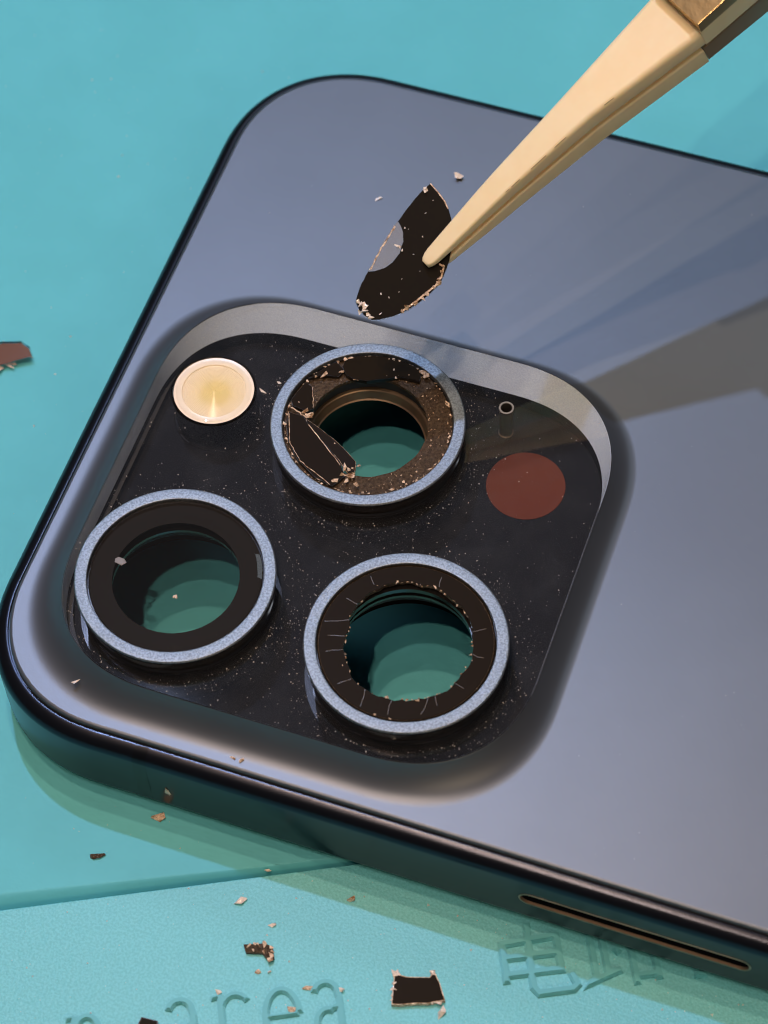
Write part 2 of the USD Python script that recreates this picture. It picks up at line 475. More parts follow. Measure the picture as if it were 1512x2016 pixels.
slope_rings = []
for t in np.r_[np.linspace(0, 0.96, 28), 0.97, 0.98, 0.99, 1.0]:
    P = foot + (gloss - foot) * t
    z = 8.22 + (Zb - 8.22) * rise(t)
    slope_rings.append(np.c_[P, np.full(len(P), z)])
slope = loft(slope_rings)
back = cat_([rim_mesh, fl, slope])
for m_ in (rim_mesh, fl, slope):
    if m_.face_normals[:, 2].mean() < 0:
        m_.invert()
back = cat_([rim_mesh, fl])
holes = [(14.04, 13.67), (32.83, 13.67), (23.44, 31.54)]
back_prim = obj('back_panel', back, 'satin_back', phone, smooth=40)
obj('plateau_slope', slope, 'satin_back', phone, smooth=60)
under = Polygon(outline_ring(1.5, 0)[:, :2]).difference(unary_union([Polygon(gloss).buffer(-0.5)]))
obj('inner_lining', flat(under, 7.6), 'inside_black', back_prim)

# glossy smoked glass of the plateau, a hair proud of the slope
gp = Polygon(gloss).buffer(-0.02)
for c in holes:
    gp = gp.difference(Point(c).buffer(7.66, resolution=40))
liner_z = 6.9
flash_c, mic_c, lidar_c = tuple(at(421, 769, Zb + 0.1)[:2]), tuple(at(997, 804, Zb)[:2]), tuple(at(1035, 957, liner_z)[:2])
gp = gp.difference(Point(flash_c).buffer(3.45, resolution=40)).difference(Point(mic_c).buffer(0.42, resolution=16))
plateau = phone
gl = cat_([extrude(gp.buffer(-0.05), Zb - 0.02, Zb + 0.05)])
plateau_prim = obj('camera_glass', gl, 'smoked_glass', phone)
# liner below the glass
lp = Polygon(bed).buffer(0.01)
for c in holes:
    lp = lp.difference(Point(c).buffer(6.4, resolution=40))
obj('black_bed', flat(lp, liner_z), 'liner', plateau_prim)
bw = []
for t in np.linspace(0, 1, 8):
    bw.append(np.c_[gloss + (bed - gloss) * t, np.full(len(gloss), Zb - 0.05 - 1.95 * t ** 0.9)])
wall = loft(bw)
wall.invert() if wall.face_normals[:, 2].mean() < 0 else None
skirt = loft([bw[-1], np.c_[bed, np.full(len(bed), liner_z)]])
obj('bed_skirt', skirt, 'liner', plateau_prim, smooth=60)
obj('bed_wall', wall, 'bed_satin', plateau_prim, smooth=60)

# microphone: a small hole with a clear rim
mic = obj('microphone', lathe_solid([(0.42, liner_z), (0.55, liner_z), (0.60, Zb + 0.07), (0.44, Zb + 0.07)], mic_c, 40), 'mic_wall', phone, smooth=35)
obj('microphone_rim', lathe_solid([(0.46, Zb + 0.075), (0.62, Zb + 0.075), (0.60, Zb + 0.11), (0.48, Zb + 0.11)], mic_c, 40), 'mic_rim', mic, smooth=30)
obj('microphone_base', lathe_solid([(0.40, liner_z + 0.02), (0.62, liner_z + 0.02), (0.62, liner_z + 0.12), (0.56, liner_z + 0.16)], mic_c, 32), 'bronze', mic)
# lidar window
lid = obj('depth_sensor_window', extrude(Point(lidar_c).buffer(3.2, resolution=48), liner_z + 0.01, liner_z + 0.06), 'lidar', phone)

fpc = np.array([flash_c[0] + 0.15, flash_c[1] - 0.05, Zb]) * MM
mat('flash_plate', {'geo': ('geometry', {}), 'mp': ('mapping', {'location': tuple(-fpc / 0.0034), 'scale': (1 / 0.0034,) * 3}), 'gr': ('gradient_texture', {'gradient_type': 'spherical'}),
                    'n': ('noise_texture', {'scale': 900, 'detail': 3}), 'ad': ('math', {'math_type': 'multiply_add', 'value2': 0.12}),
                    'r': ('rgb_ramp', {'ramp': [(0, (0.88, 0.76, 0.62)), (0.3, (0.88, 0.77, 0.60)), (0.62, (0.88, 0.76, 0.52)), (0.76, (0.83, 0.70, 0.38)), (1, (0.83, 0.70, 0.34))]}),
                    'p': ('principled_bsdf', {'roughness': 0.22})},
    [('geo.position', 'mp.vector'), ('mp.vector', 'gr.vector'), ('geo.position', 'n.vector'), ('n.fac', 'ad.value1'), ('gr.fac', 'ad.value3'), ('ad.value', 'r.fac'), ('r.color', 'p.base_color')])
# flash: ivory diffuser with a fresnel lens on a clear base
fz = Zb + 0.18
fb = obj('flash', lathe_solid([(3.31, fz - 3.6), (3.42, fz - 3.6), (3.42, fz - 0.1), (3.36, fz), (3.30, fz - 0.02), (3.31, fz - 3.6)], flash_c, 96), 'pane', phone, smooth=30)
fpro = [(3.29, fz - 0.35), (3.29, fz - 0.12), (2.95, fz - 0.15), (2.62, fz - 0.13), (2.60, fz - 0.24), (2.52, fz - 0.26)]
for k in range(20):
    r = 2.5 - k * 0.122
    fpro += [(r, fz - 0.28), (max(r - 0.09, 0.02), fz - 0.245)]
obj('flash_diffuser', lathe(fpro + [(0.01, fz - 0.25)], flash_c, 96), 'flash_plate', fb, smooth=35)
obj('flash_lens', lathe([(3.10, fz - 0.05), (2.9, fz - 0.02), (0.01, fz)], flash_c, 96), 'pane', fb, smooth=30)
obj('flash_trim', lathe_solid([(3.35, liner_z + 0.02), (3.6, liner_z + 0.02), (3.6, liner_z + 0.12), (3.5, liner_z + 0.2), (3.35, liner_z + 0.2)], flash_c, 96), 'ring_dark', fb, smooth=30)


# ---- lens rings
def ring(c, label):
    p = obj('lens_ring', lathe_solid([(6.82, Zr - 0.45), (7.2, Zr - 0.45), (7.72, Zr - 0.30), (7.80, Zr - 0.20), (7.80, Zr - 0.10), (7.72, Zr - 0.015), (7.6, Zr), (6.95, Zr), (6.86, Zr - 0.03), (6.82, Zr - 0.10)], c, 160),
            'ring_satin', phone, smooth=28, label=label)
    obj('ring_barrel', lathe_solid([(6.75, Zr - 0.46), (6.75, liner_z - 0.4), (7.95, liner_z - 0.4), (7.95, liner_z + 0.3), (7.18, liner_z + 0.3), (7.40, liner_z + 0.5), (7.40, Zb - 0.3), (7.62, Zb - 0.2), (7.62, Zb + 0.02), (7.46, Zb + 0.12), (7.46, Zb + 0.78), (7.72, Zb + 0.90), (7.76, Zr - 0.46)][::-1], c, 160), 'ring_dark', p, smooth=28)
    return p


def ring_xy(c, pts, z):
    return [tuple(at(x, y, z)[:2]) for x, y in pts]


def z1(pts):
    return [(500 + x / 3.287, 640 + y / 3.287) for x, y in pts]


def z2(pts):
    return [(120 + x / 3.287, 920 + y / 3.287) for x, y in pts]


def z3(pts):
    return [(560 + x / 3.15, 1060 + y / 3.15) for x, y in pts]


def tube_in(c, r, z0, z1_, parent, m='inside_black', name='inner_tube'):
    return obj(name, lathe_solid([(r, z0), (r, z1_), (r + 0.6, z1_), (r + 0.6, z0)], c, 96), m, parent, smooth=30)


# lens 1: whole glass
c = holes[0]
r1 = ring(c, 'pale lens ring whose glass is still whole, nearest the phone corner')
obj('lens_glass', lathe([(6.70, Zr - 0.55), (6.70, Zr - 0.22), (6.35, Zr - 0.10), (0.02, Zr - 0.10)], c, 128), 'pane', r1, smooth=12)
obj('black_border', lathe_solid([(4.93, Zr - 0.56), (4.93, Zr - 0.64), (6.74, Zr - 0.64), (6.74, Zr - 0.56)], c, 128), 'print_black', r1)
tube_in(c, 5.7, Zr - 3.6, Zr - 0.7, r1)
obj('inner_seat', lathe_solid([(5.15, Zr - 2.3), (5.15, Zr - 2.0), (6.7, Zr - 2.0), (6.7, Zr - 2.3)], c, 96), 'ring_dark', r1, smooth=30)


def chips(spots, parent, size, m='chip', name='glass_chip', z=None, seed=1, mm=None):
    """little broken splinters; spots are (x, y, z) in mm"""
    g = np.random.default_rng(seed)
    for (x, y, zz), s in zip(spots, np.broadcast_to(size, len(spots))):
        pts = g.normal(size=(9, 3)) * np.array([1, 0.8, 0.45])
        h = trimesh.convex.convex_hull(pts / 1.7 * s)
        h.apply_transform(trimesh.transformations.rotation_matrix(g.uniform(0, 6.28), [0, 0, 1]))
        h.apply_translation([x, y, zz])
        obj(name, h, m, parent)


def jag(P, amp, step, g):
    """a broken, uneven version of a closed outline"""
    P = np.asarray(P)
    Q = np.vstack([P, P[:1]])
    out = []
    for a_, b_ in zip(Q[:-1], Q[1:]):
        n_ = max(1, int(np.linalg.norm(b_ - a_) / step))
        for k in range(n_):
            out.append(a_ + (b_ - a_) * (k + g.uniform(-0.3, 0.3) * (k > 0)) / n_ + g.normal(size=2) * amp)
    return np.array(out)


def plate(poly, z0, z1_, mtop, name, parent, tilt=0.0, axis=(1, 0, 0), label=None, edge='chip', rim=0.05, **kw):
    """a glass fragment: dark top with a lighter broken edge"""
    poly = poly.buffer(0)
    if poly.geom_type != 'Polygon':
        poly = max(poly.geoms, key=lambda q_: q_.area)
    t = extrude(poly.buffer(-rim, join_style=2), z1_ - 0.02, z1_)
    b = extrude(poly, z0, z1_ - 0.021)
    c_ = np.array([*poly.centroid.coords[0], z0])
    for m_ in (t, b):
        m_.apply_transform(trimesh.transformations.rotation_matrix(tilt, axis, c_))
    p = obj(name, t, mtop, parent, label=label, **kw)
    return p, b


# lens 2: glass pushed out, a ragged black border is left
c = holes[1]
r2 = ring(c, 'pale lens ring whose glass is punched out leaving a ragged border, beside the button edge')
g2 = np.random.default_rng(3)
zg = Zr - 0.14
ap = ring_xy(c, z3([(410, 480), (405, 545), (385, 600), (360, 680), (375, 740), (400, 800), (425, 870), (480, 925), (545, 965), (610, 985), (680, 1000), (760, 1003), (840, 995), (900, 990), (970, 960), (1040, 920), (1100, 840), (1145, 790), (1170, 720), (1168, 640), (1160, 540), (1140, 480), (1100, 420), (1030, 370), (980, 320), (930, 300), (850, 285), (760, 262), (700, 272), (620, 290), (560, 320), (500, 360), (440, 430)]), zg)
apj = Polygon(jag(ap, 0.045, 0.35, g2)).buffer(0)
disc = Point(c).buffer(6.68, resolution=64)
border = disc.difference(apj)
# cracks cut the border into wedges
cr = []
crack_px = z3([(400, 505), (250, 512), (470, 420), (385, 370), (555, 285), (535, 235), (375, 605), (270, 600), (360, 690), (255, 700), (640, 1090), (665, 1005), (845, 1090), (890, 990), (945, 1035), (930, 960), (1110, 930), (1060, 900), (975, 240), (960, 300), (1250, 560), (1165, 580), (1235, 740), (1170, 720), (470, 1040), (500, 935), (330, 900), (420, 870)])
crack_xy = [at(x, y, zg)[:2] for x, y in crack_px]
cut = []
for k in range(0, len(crack_xy), 2):
    a_, b_ = crack_xy[k], crack_xy[k + 1]
    cut.append(LineString([tuple(a_), tuple((a_ + b_) / 2 + g2.normal(size=2) * 0.07), tuple(b_)]).buffer(0.022))
slits = unary_union(cut)
top_poly = border.buffer(-0.03).difference(slits)
bb = obj('broken_border', extrude(disc.buffer(-0.07).difference(apj).difference(slits), zg - 0.02, zg), 'print_black', r2, label='dark broken glass border with radial cracks')
principled('crack', (0.13, 0.10, 0.07), 0.35)
obj('radial_cracks', extrude(unary_union([l_.buffer(-0.006) for l_ in cut]).intersection(border.buffer(-0.05)), zg - 0.02, zg + 0.004), 'crack', bb)
obj('border_core', extrude(border, zg - 0.42, zg - 0.035), 'residue', bb)
obj('border_rim', lathe([(6.76, Zr - 0.5), (6.76, Zr - 0.10), (6.70, Zr - 0.09), (6.66, Zr - 0.13)], c, 128), 'print_black', bb, smooth=20)
sp = [(*at(x, y, zg)[:2], zg - 0.02) for x, y in z3([(635, 990), (628, 1015), (825, 1005), (760, 1000), (790, 998), (1195, 930), (555, 1095), (660, 1120), (580, 295), (935, 300), (845, 285), (360, 790), (1070, 415), (700, 268), (1125, 800)])]
chips(sp, bb, [0.24, 0.17, 0.22, 0.16, 0.14, 0.12, 0.13, 0.12, 0.14, 0.20, 0.13, 0.12, 0.12, 0.14, 0.1], m='chip', seed=5)
# crumbs all round the broken edge
gj = np.array(apj.exterior.coords)
sel = g2.choice(len(gj) - 1, min(46, len(gj) - 1), replace=False)
ed = []
for k in sel:
    pts = g2.normal(size=(8, 3)) * np.array([0.07, 0.07, 0.04])
    h = trimesh.convex.convex_hull(pts)
    h.apply_translation([*gj[k], zg - 0.08])
    ed.append(h)
obj('edge_crumbs', cat_(ed), 'chip', bb, kind='stuff')
tube_in(c, 5.7, Zr - 3.6, Zr - 0.7, r2)
obj('inner_seat', lathe_solid([(5.05, Zr - 1.4), (5.05, Zr - 0.95), (6.7, Zr - 0.95), (6.7, Zr - 1.4)], c, 96), 'ring_dark', r2, smooth=30)
obj('inner_lip', lathe_solid([(5.25, Zr - 2.5), (5.25, Zr - 2.2), (6.7, Zr - 2.2), (6.7, Zr - 2.5)], c, 96), 'ring_dark', r2, smooth=30)

# lens 3: splintered glass, adhesive shelf laid bare
c = holes[2]
r3 = ring(c, 'pale lens ring with splintered glass fragments, beside the flash')
zs = Zr - 0.62
g3 = np.random.default_rng(11)
nth, nr = 160, 12
shelf_rings = []
for i, r in enumerate(np.linspace(6.74, 4.75, nr)):
    th = np.linspace(0, 2 * np.pi, nth, endpoint=False)
    rr = r + (0.05 * np.sin(9 * th) * np.sin(5 * th + 1) if i == nr - 1 else 0)
    P = np.c_[c[0] + rr * np.cos(th), c[1] + rr * np.sin(th)]
    z = zs + 0.12 * (meshkit.fbm(np.c_[P * 3.1, np.zeros(nth)], 4, 2) - 0.5) * (0.4 if i in (0, nr - 1) else 1.6)
    shelf_rings.append(np.c_[P, z])
shelf_rings.append(np.c_[shelf_rings[-1][:, :2], np.full(nth, zs - 0.35)])
sh = loft(shelf_rings)
sh.invert() if sh.face_normals[:, 2].mean() < 0 else None
obj('glue_shelf', sh, 'residue', r3, smooth=60, label='rough brown glue left on the ring seat')
tube_in(c, 5.15, Zr - 2.5, Zr - 0.98, r3)
obj('bronze_seat', lathe_solid([(4.55, Zr - 3.5), (4.66, Zr - 3.42), (4.88, Zr - 2.66), (4.96, Zr - 2.58), (5.7, Zr - 2.54), (5.7, Zr - 3.5)][::-1], c, 128), 'bronze', r3, smooth=25)
tube_in(c, 5.2, Zr - 4.2, Zr - 3.52, r3, name='lower_tube')
zf = Zr - 0.20
A1 = [(222, 560), (320, 592), (350, 640), (480, 790), (560, 885), (585, 975), (505, 1040), (385, 975), (285, 875), (225, 755), (208, 650)]
A2 = [(340, 600), (400, 640), (560, 772), (664, 890), (655, 952), (615, 965), (548, 868), (352, 645)]
B = [(600, 215), (700, 187), (820, 186), (950, 210), (1040, 258), (1085, 300), (1070, 365), (950, 335), (850, 350), (730, 366), (640, 350), (592, 320), (575, 270)]
C_ = [(240, 485), (330, 372), (380, 402), (384, 540), (340, 552), (252, 522)]
D = [(350, 350), (450, 282), (535, 236), (585, 290), (548, 328), (420, 322)]
for poly_px, tilt, ax, lab in ((A1, 0.0, (1, 0, 0), 'large dark fragment at the near left of the ring'), (A2, 0.10, (0.6, -0.8, 0), 'narrow dark sliver along the large fragment'),
                               (B, -0.06, (1, 0, 0), 'long dark fragment at the far side of the ring'), (C_, 0.05, (0, 1, 0), 'small dark fragment on the left of the ring'), (D, 0.06, (0, 1, 0), None)):
    P = Polygon(jag(ring_xy(c, z1(poly_px), zf), 0.02, 0.6, g3)).buffer(0).intersection(Point(c).buffer(6.7, resolution=64))
    pp, core = plate(P, zf - 0.40, zf, 'print_black', 'glass_fragment', r3, tilt, ax, lab, rim=0.02)
    obj('broken_edge', core, 'chip' if poly_px is A2 else 'print_side', r3)
big = z1([(1090, 305), (1108, 330), (585, 215), (545, 240), (345, 365), (335, 560), (350, 590), (375, 575), (590, 915), (615, 940), (630, 970), (570, 975), (520, 1010), (640, 930), (450, 325), (400, 335), (665, 1030), (290, 500), (230, 520), (250, 835), (680, 905), (860, 335), (920, 345), (1000, 320), (620, 1080), (700, 1085), (970, 1020), (1140, 925), (905, 285), (575, 300), (525, 765), (600, 1010)])
chips([(*at(x, y, zf)[:2], zf + 0.0) for x, y in big], r3, [0.34, 0.28, 0.26, 0.2, 0.2, 0.3, 0.3, 0.24, 0.36, 0.42, 0.36, 0.34, 0.3, 0.28, 0.26, 0.2, 0.3, 0.14, 0.16, 0.16, 0.22, 0.16, 0.16, 0.12, 0.14, 0.16, 0.2, 0.15, 0.10, 0.24, 0.13, 0.3], m='chip', seed=8)
hl = []
for a_, b_, w_ in (((352, 645), (560, 905), 0.035), ((225, 560), (232, 760), 0.03), ((232, 760), (300, 880), 0.025), ((300, 880), (490, 1030), 0.03), ((240, 530), (345, 600), 0.05), ((640, 352), (760, 362), 0.035), ((830, 345), (940, 330), 0.05), ((380, 400), (384, 530), 0.03), ((585, 975), (650, 960), 0.05)):
    pa, pb = at(*z1([a_])[0], zf)[:2], at(*z1([b_])[0], zf)[:2]
    t_ = np.linspace(0, 1, 12)
    P = pa + np.outer(t_, pb - pa) + g3.normal(size=(12, 2)) * 0.02
    hl.append(extrude(LineString([tuple(q_) for q_ in P]).buffer(w_ * 0.8, cap_style=2), zf - 0.05, zf + 0.012))
obj('bright_cracks', cat_(hl), 'chip', r3)
# fine splinters along the ring wall
ed = []
for k in range(110):
    t = g3.uniform(0, 2 * np.pi)
    r = 6.62 + g3.normal() * 0.06
    h = trimesh.convex.convex_hull(g3.normal(size=(8, 3)) * np.array([0.07, 0.05, 0.04]) * g3.uniform(0.5, 1.5))
    h.apply_transform(trimesh.transformations.rotation_matrix(t + 1.57, [0, 0, 1]))
    h.apply_translation([c[0] + r * math.cos(t), c[1] + r * math.sin(t), Zr - 0.28 + g3.normal() * 0.04])
    ed.append(h)
gl = []
for k in range(130):
    t = g3.uniform(-1.9, 1.3) if k % 3 else g3.uniform(0, 2 * np.pi)
    r = g3.uniform(4.85, 6.6)
    h = trimesh.convex.convex_hull(g3.normal(size=(6, 3)) * 0.035 * g3.uniform(0.6, 1.6))
    h.apply_translation([c[0] + r * math.cos(t), c[1] + r * math.sin(t), zs + 0.04])
    gl.append(h)
obj('glue_glitter', cat_(gl), 'chip', r3, kind='stuff')
obj('ring_splinters', cat_(ed), 'chip', r3, kind='stuff')

# ------------------------------------------------------------------ tweezers
TIP = at(846, 516, 24.2)
FARP = at(1345, 45, 35.0)
ax = FARP - TIP
Lb = np.linalg.norm(ax)
ax = ax / Lb
mid = (TIP + FARP) / 2
tocam = (CAM - mid) / np.linalg.norm(CAM - mid)
n0 = tocam - ax * np.dot(tocam, ax)
n0 /= np.linalg.norm(n0)
w0 = MC[0] * 0.68 + MC[1] * 0.73
w0 = w0 - ax * np.dot(w0, ax) - n0 * np.dot(w0, n0)
w0 /= np.linalg.norm(w0)
phi = math.radians(27)
WV = math.cos(phi) * w0 + math.sin(phi) * n0
NV = math.cos(phi) * n0 - math.sin(phi) * w0
tw = thing('tweezers', 'tweezers with ivory plastic tips on brass coloured metal, gripping a black glass shard', 'tweezers')


def section(s, w_lo, w_hi, n_lo, n_hi, ch):
    """a bar section with cut corners, at s along the arm"""
    q = [(w_lo + ch, n_hi), (w_hi - ch, n_hi), (w_hi - ch * 0.3, n_hi - ch * 0.3), (w_hi, n_hi - ch), (w_hi, n_lo + ch), (w_hi - ch * 0.3, n_lo + ch * 0.3), (w_hi - ch, n_lo), (w_lo + ch, n_lo), (w_lo + ch * 0.3, n_lo + ch * 0.3), (w_lo, n_lo + ch), (w_lo, n_hi - ch), (w_lo + ch * 0.3, n_hi - ch * 0.3)]
    return np.array([TIP + ax * s + WV * a_ + NV * b_ for a_, b_ in q])


def bar(rows_, cap=True):
    rings_ = [section(*r) for r in rows_]
    m_ = loft(rings_)
    n_ = len(rings_[0])
    v = np.vstack([m_.vertices, rings_[0].mean(0), rings_[-1].mean(0)])
    k = len(m_.vertices)
    i = np.arange(n_)
    j = (i + 1) % n_
    f0 = np.stack([np.full(n_, k), j, i], 1)
    f1 = np.stack([np.full(n_, k + 1), (len(rings_) - 1) * n_ + i, (len(rings_) - 1) * n_ + j], 1)
    m_ = trimesh.Trimesh(v, np.vstack([m_.faces, f0, f1]), process=False)
    trimesh.repair.fix_normals(m_)
    return m_


# widths along the arm (mm): s, left edge, right edge
def wid(s):
    return np.interp(s, [0, 0.5, 8, 16, Lb, Lb + 14], [-0.58, -0.70, -1.22, -1.58, -2.5, -3.1]), np.interp(s, [0, 0.5, 8, 16, Lb, Lb + 14], [0.55, 0.62, 0.90, 1.40, 2.85, 3.6])


rowsU, rowsL = [], []
for s in np.r_[-0.35, -0.15, 0.15, 0.6, np.linspace(1.5, Lb - 0.05, 16)]:
    lo, hi = wid(max(s, 0))
    e = 0.62 if s < -0.3 else 0.85 if s < -0.1 else 1.0
    th = np.interp(s, [0, 6, 16, Lb], [0.62, 1.3, 2.1, 2.3])
    rowsU.append((s, lo * e, hi * e, 0.0, th * (0.6 + 0.4 * e), 0.16 + 0.016 * max(s, 0)))
for s in np.r_[-0.2, 0.1, 0.6, np.linspace(1.5, Lb - 0.4, 16)]:
    lo, hi = wid(max(s, 0))
    gap = np.interp(s, [0, 6, Lb], [0.56, 0.35, 0.30])
    th = np.interp(s, [0, 6, 16, Lb], [0.6, 1.5, 2.2, 2.3])
    rowsL.append((s, lo * 0.96 + 0.05, hi * 0.96 + 0.06, -gap - th, -gap, 0.14 + 0.006 * max(s, 0)))
obj('plastic_tip', bar(rowsU), 'ivory', tw, smooth=58)
obj('plastic_tip', bar(rowsL), 'ivory', tw, smooth=58)
# metal carriers above the plastic
lo, hi = wid(Lb)
blk = bar([(Lb + 0.05, lo * 0.995, hi * 1.0, 2.34, 3.7, 0.12), (Lb + 16, lo * 1.35, hi * 1.35, 3.2, 5.0, 0.12)])
bk = obj('metal_clamp', blk, 'brass', tw, smooth=25)
obj('plastic_shank', bar([(Lb - 0.02, lo * 0.97, hi * 0.985, 0.05, 2.29, 0.2), (Lb + 16, lo * 1.3, hi * 1.34, 0.4, 3.15, 0.2)]), 'ivory', tw, smooth=30)
obj('metal_arm', bar([(Lb - 0.3, lo * 0.9, hi * 0.92, -2.45, -0.32, 0.12), (Lb + 16, lo * 1.25, hi * 1.25, -3.2, -0.1, 0.12)]), 'dark_metal', tw, smooth=25)
# screw head
sc_c = at(1408, -16, 33.5)
sc_s = np.dot(sc_c - TIP, ax)
sc_w = np.dot(sc_c - TIP, WV)
n_h = np.interp(sc_s, [Lb, Lb + 16], [3.7, 5.0])
o_ = TIP + ax * sc_s + WV * sc_w + NV * (n_h - 0.02)
th = np.linspace(0, 2 * np.pi, 48, endpoint=False)
rr_ = [(1.05, 0.0), (1.05, 0.22), (0.95, 0.32), (0.55, 0.36), (0.5, 0.15), (0.02, 0.15)]
kn = 1 + 0.03 * np.sign(np.sin(24 * th))
scm = loft([o_ + np.outer(np.cos(th) * r * kn, ax) + np.outer(np.sin(th) * r * kn, WV) + NV * z for r, z in rr_])
trimesh.repair.fix_normals(scm)
obj('screw', scm, 'brass', bk, smooth=25)
# worn scuffs on the ridge of the tip
gs = np.random.default_rng(4)
sc = []
for s0, s1 in ((6.0, 9.3), (10.2, 11.6), (12.3, 14.0), (17.5, 18.4)):
    for k in range(5):
        a0 = gs.uniform(s0, s1 - 0.3)
        a1 = a0 + gs.uniform(0.2, 0.7)
        for_s = []
        for s in np.linspace(a0, a1, 4):
            lo, hi = wid(s)
            th_ = np.interp(s, [0, 6, 16, Lb], [0.62, 1.3, 2.1, 2.3])
            ch = 0.16 + 0.016 * s
            for_s.append(TIP + ax * s + WV * (hi - ch * 0.30 + 0.004) + NV * (th_ - ch * 0.30 + 0.004))
        q = np.array(for_s)
        tt = trimesh.creation.cylinder(0.022, segment=[q[0], q[-1]], sections=5)
        sc.append(tt)
obj('wear_marks', cat_(sc), 'scratch', tw, kind='stuff')

# ------------------------------------------------------------------ the shard in the tweezers
SO = TIP + ax * 0.3 + NV * -0.02
SNn = 0.93 * tocam + 0.30 * np.array([0, 0, 1.0])
SNn = SNn / np.linalg.norm(SNn)
su = np.cross([0, 0, 1.0], SNn)
su /= np.linalg.norm(su)
svv = np.cross(SNn, su)


def z4(pts):
    return [(660 + x / 4.447, 320 + y / 4.447) for x, y in pts]


def shard2(pts):
    P = [on_plane(x, y, SO, SNn) - SO for x, y in z4(pts)]
    return [(float(np.dot(p, su)), float(np.dot(p, svv))) for p in P]


def shard3(mesh2):
    v = np.asarray(mesh2.vertices)
    mesh2 = trimesh.Trimesh(SO + np.outer(v[:, 0], su) + np.outer(v[:, 1], svv) + np.outer(v[:, 2], SNn), mesh2.faces, process=False)
    return mesh2


gsd = np.random.default_rng(21)
outer = [(830, 178), (870, 215), (930, 290), (975, 360), (1005, 440), (1025, 530), (1030, 640), (1022, 760), (1000, 860), (965, 960), (920, 1060), (840, 1140), (740, 1225), (620, 1300), (500, 1350), (380, 1378), (320, 1380), (255, 1345), (205, 1290), (175, 1225), (190, 1160), (225, 1060), (285, 950)]
inner = [(350, 945), (430, 920), (500, 870), (560, 790), (592, 690), (590, 610), (570, 555), (545, 515)]
tail = [(620, 410), (690, 320), (770, 235)]
P_all = Polygon(jag(shard2(outer + inner + tail), 0.012, 0.35, gsd)).buffer(0)
sh_ = thing('glass_shard', 'large black lens glass shard with a clear crescent, pinched in the tweezer tips', 'glass shard')
obj('black_glass', shard3(extrude(P_all.buffer(-0.03), -0.10, -0.06)), 'matte_print', sh_)
P_full = Polygon(shard2(outer + [(300, 930), (350, 830), (420, 700), (490, 590), (545, 515)] + tail)).buffer(0)
obj('clear_body', shard3(extrude(P_full.buffer(-0.005), -0.52, -0.11)), 'pane', sh_)
P_cl = Polygon(shard2([(285, 950), (345, 840), (415, 700), (490, 590), (545, 515), (575, 555), (592, 610), (594, 690), (562, 790), (500, 870), (430, 922), (350, 947)])).buffer(0)
mat('frosted', {'t': ('transparent_bsdf', {'color': (0.9, 0.9, 0.9)}), 'p': ('principled_bsdf', {'base_color': (0.45, 0.44, 0.46), 'roughness': 0.3}), 'm': ('mix_closure', {'fac': 0.14})},
    [('t.BSDF', 'm.closure1'), ('p.BSDF', 'm.closure2')], surface='m.closure')
obj('clear_crescent', shard3(extrude(P_cl, -0.10, -0.065)), 'frosted', sh_)


def shard_chips(px, size, m='chip'):
    for (x, y), s in zip(z4(px), size):
        p = on_plane(x, y, SO, SNn)
        h = trimesh.convex.convex_hull(gsd.normal(size=(9, 3)) * 0.55 * s)
        h.apply_translation(p - SNn * 0.05)
        obj('edge_chip', h, m, sh_)


shard_chips([(815, 225), (805, 240), (560, 735), (545, 730), (580, 770)], [0.34, 0.26, 0.22, 0.22, 0.16], 'chip_pale')
shard_chips([(190, 1220), (225, 1240), (255, 1250), (240, 1290), (290, 1340), (265, 1310), (310, 1360), (390, 1320)], [0.22, 0.26, 0.24, 0.36, 0.30, 0.34, 0.24, 0.16], 'chip_pale')
shard_chips([(945, 910), (935, 960), (910, 1020), (860, 1090), (910, 1065), (800, 1150), (760, 1190), (700, 1240), (620, 1280), (590, 1300)], [0.18, 0.18, 0.2, 0.24, 0.26, 0.22, 0.2, 0.22, 0.26, 0.2])
ed = []
path = shard2([(915, 890), (950, 910), (930, 1000), (880, 1075), (810, 1130), (700, 1220), (600, 1290)])
ed.append(shard3(extrude(LineString(path).buffer(0.07), -0.13, -0.045)))
path = shard2([(835, 185), (900, 260), (960, 340), (985, 400)])
ed.append(shard3(extrude(LineString(path).buffer(0.045), -0.13, -0.045)))
path = shard2([(520, 560), (470, 640), (410, 740), (360, 830), (310, 930)])
ed.append(shard3(extrude(Polygon(jag(list(LineString(path).buffer(0.06).exterior.coords)[:-1], 0.04, 0.2, gsd)).buffer(0), -0.13, -0.05)))
obj('broken_edge', cat_(ed), 'chip', sh_)
ed = []
for x, y in z4([(790, 445), (765, 648), (585, 1015), (640, 585), (470, 1180), (690, 800), (860, 330), (740, 950), (560, 1130), (400, 1150), (610, 570)]):
    h = trimesh.convex.convex_hull(gsd.normal(size=(8, 3)) * 0.05)
    h.apply_translation(on_plane(x, y, SO, SNn) - SNn * 0.05)
    ed.append(h)
obj('dust_specks', cat_(ed), 'dust', sh_, kind='stuff')

# ------------------------------------------------------------------ broken glass lying about


def lying(px, z, thick, name, label, top='print_black', edge='chip_pale', tilt=0.0, axis=(1, 0, 0), rim=0.12, seed=0):
    g = np.random.default_rng(seed)
    P = Polygon(jag([tuple(at(x, y, z + thick)[:2]) for x, y in px], 0.03, 0.8, g)).buffer(0)
    t = thing(name, label, 'glass shard')
    p = extrude(P.buffer(-rim, join_style=2), z + thick - 0.02, z + thick)
    b = extrude(P, z + 0.01, z + thick - 0.022)
    c_ = np.array([*P.centroid.coords[0], z])
    for m_ in (p, b):
        m_.apply_transform(trimesh.transformations.rotation_matrix(tilt, axis, c_))
        m_.apply_translation([0, 0, max(0, (z + 0.01) - b.bounds[0][2])]) if m_ is b else None
    obj('black_face', p, top, t)
    obj('broken_rim', b, edge, t)
    return t, P


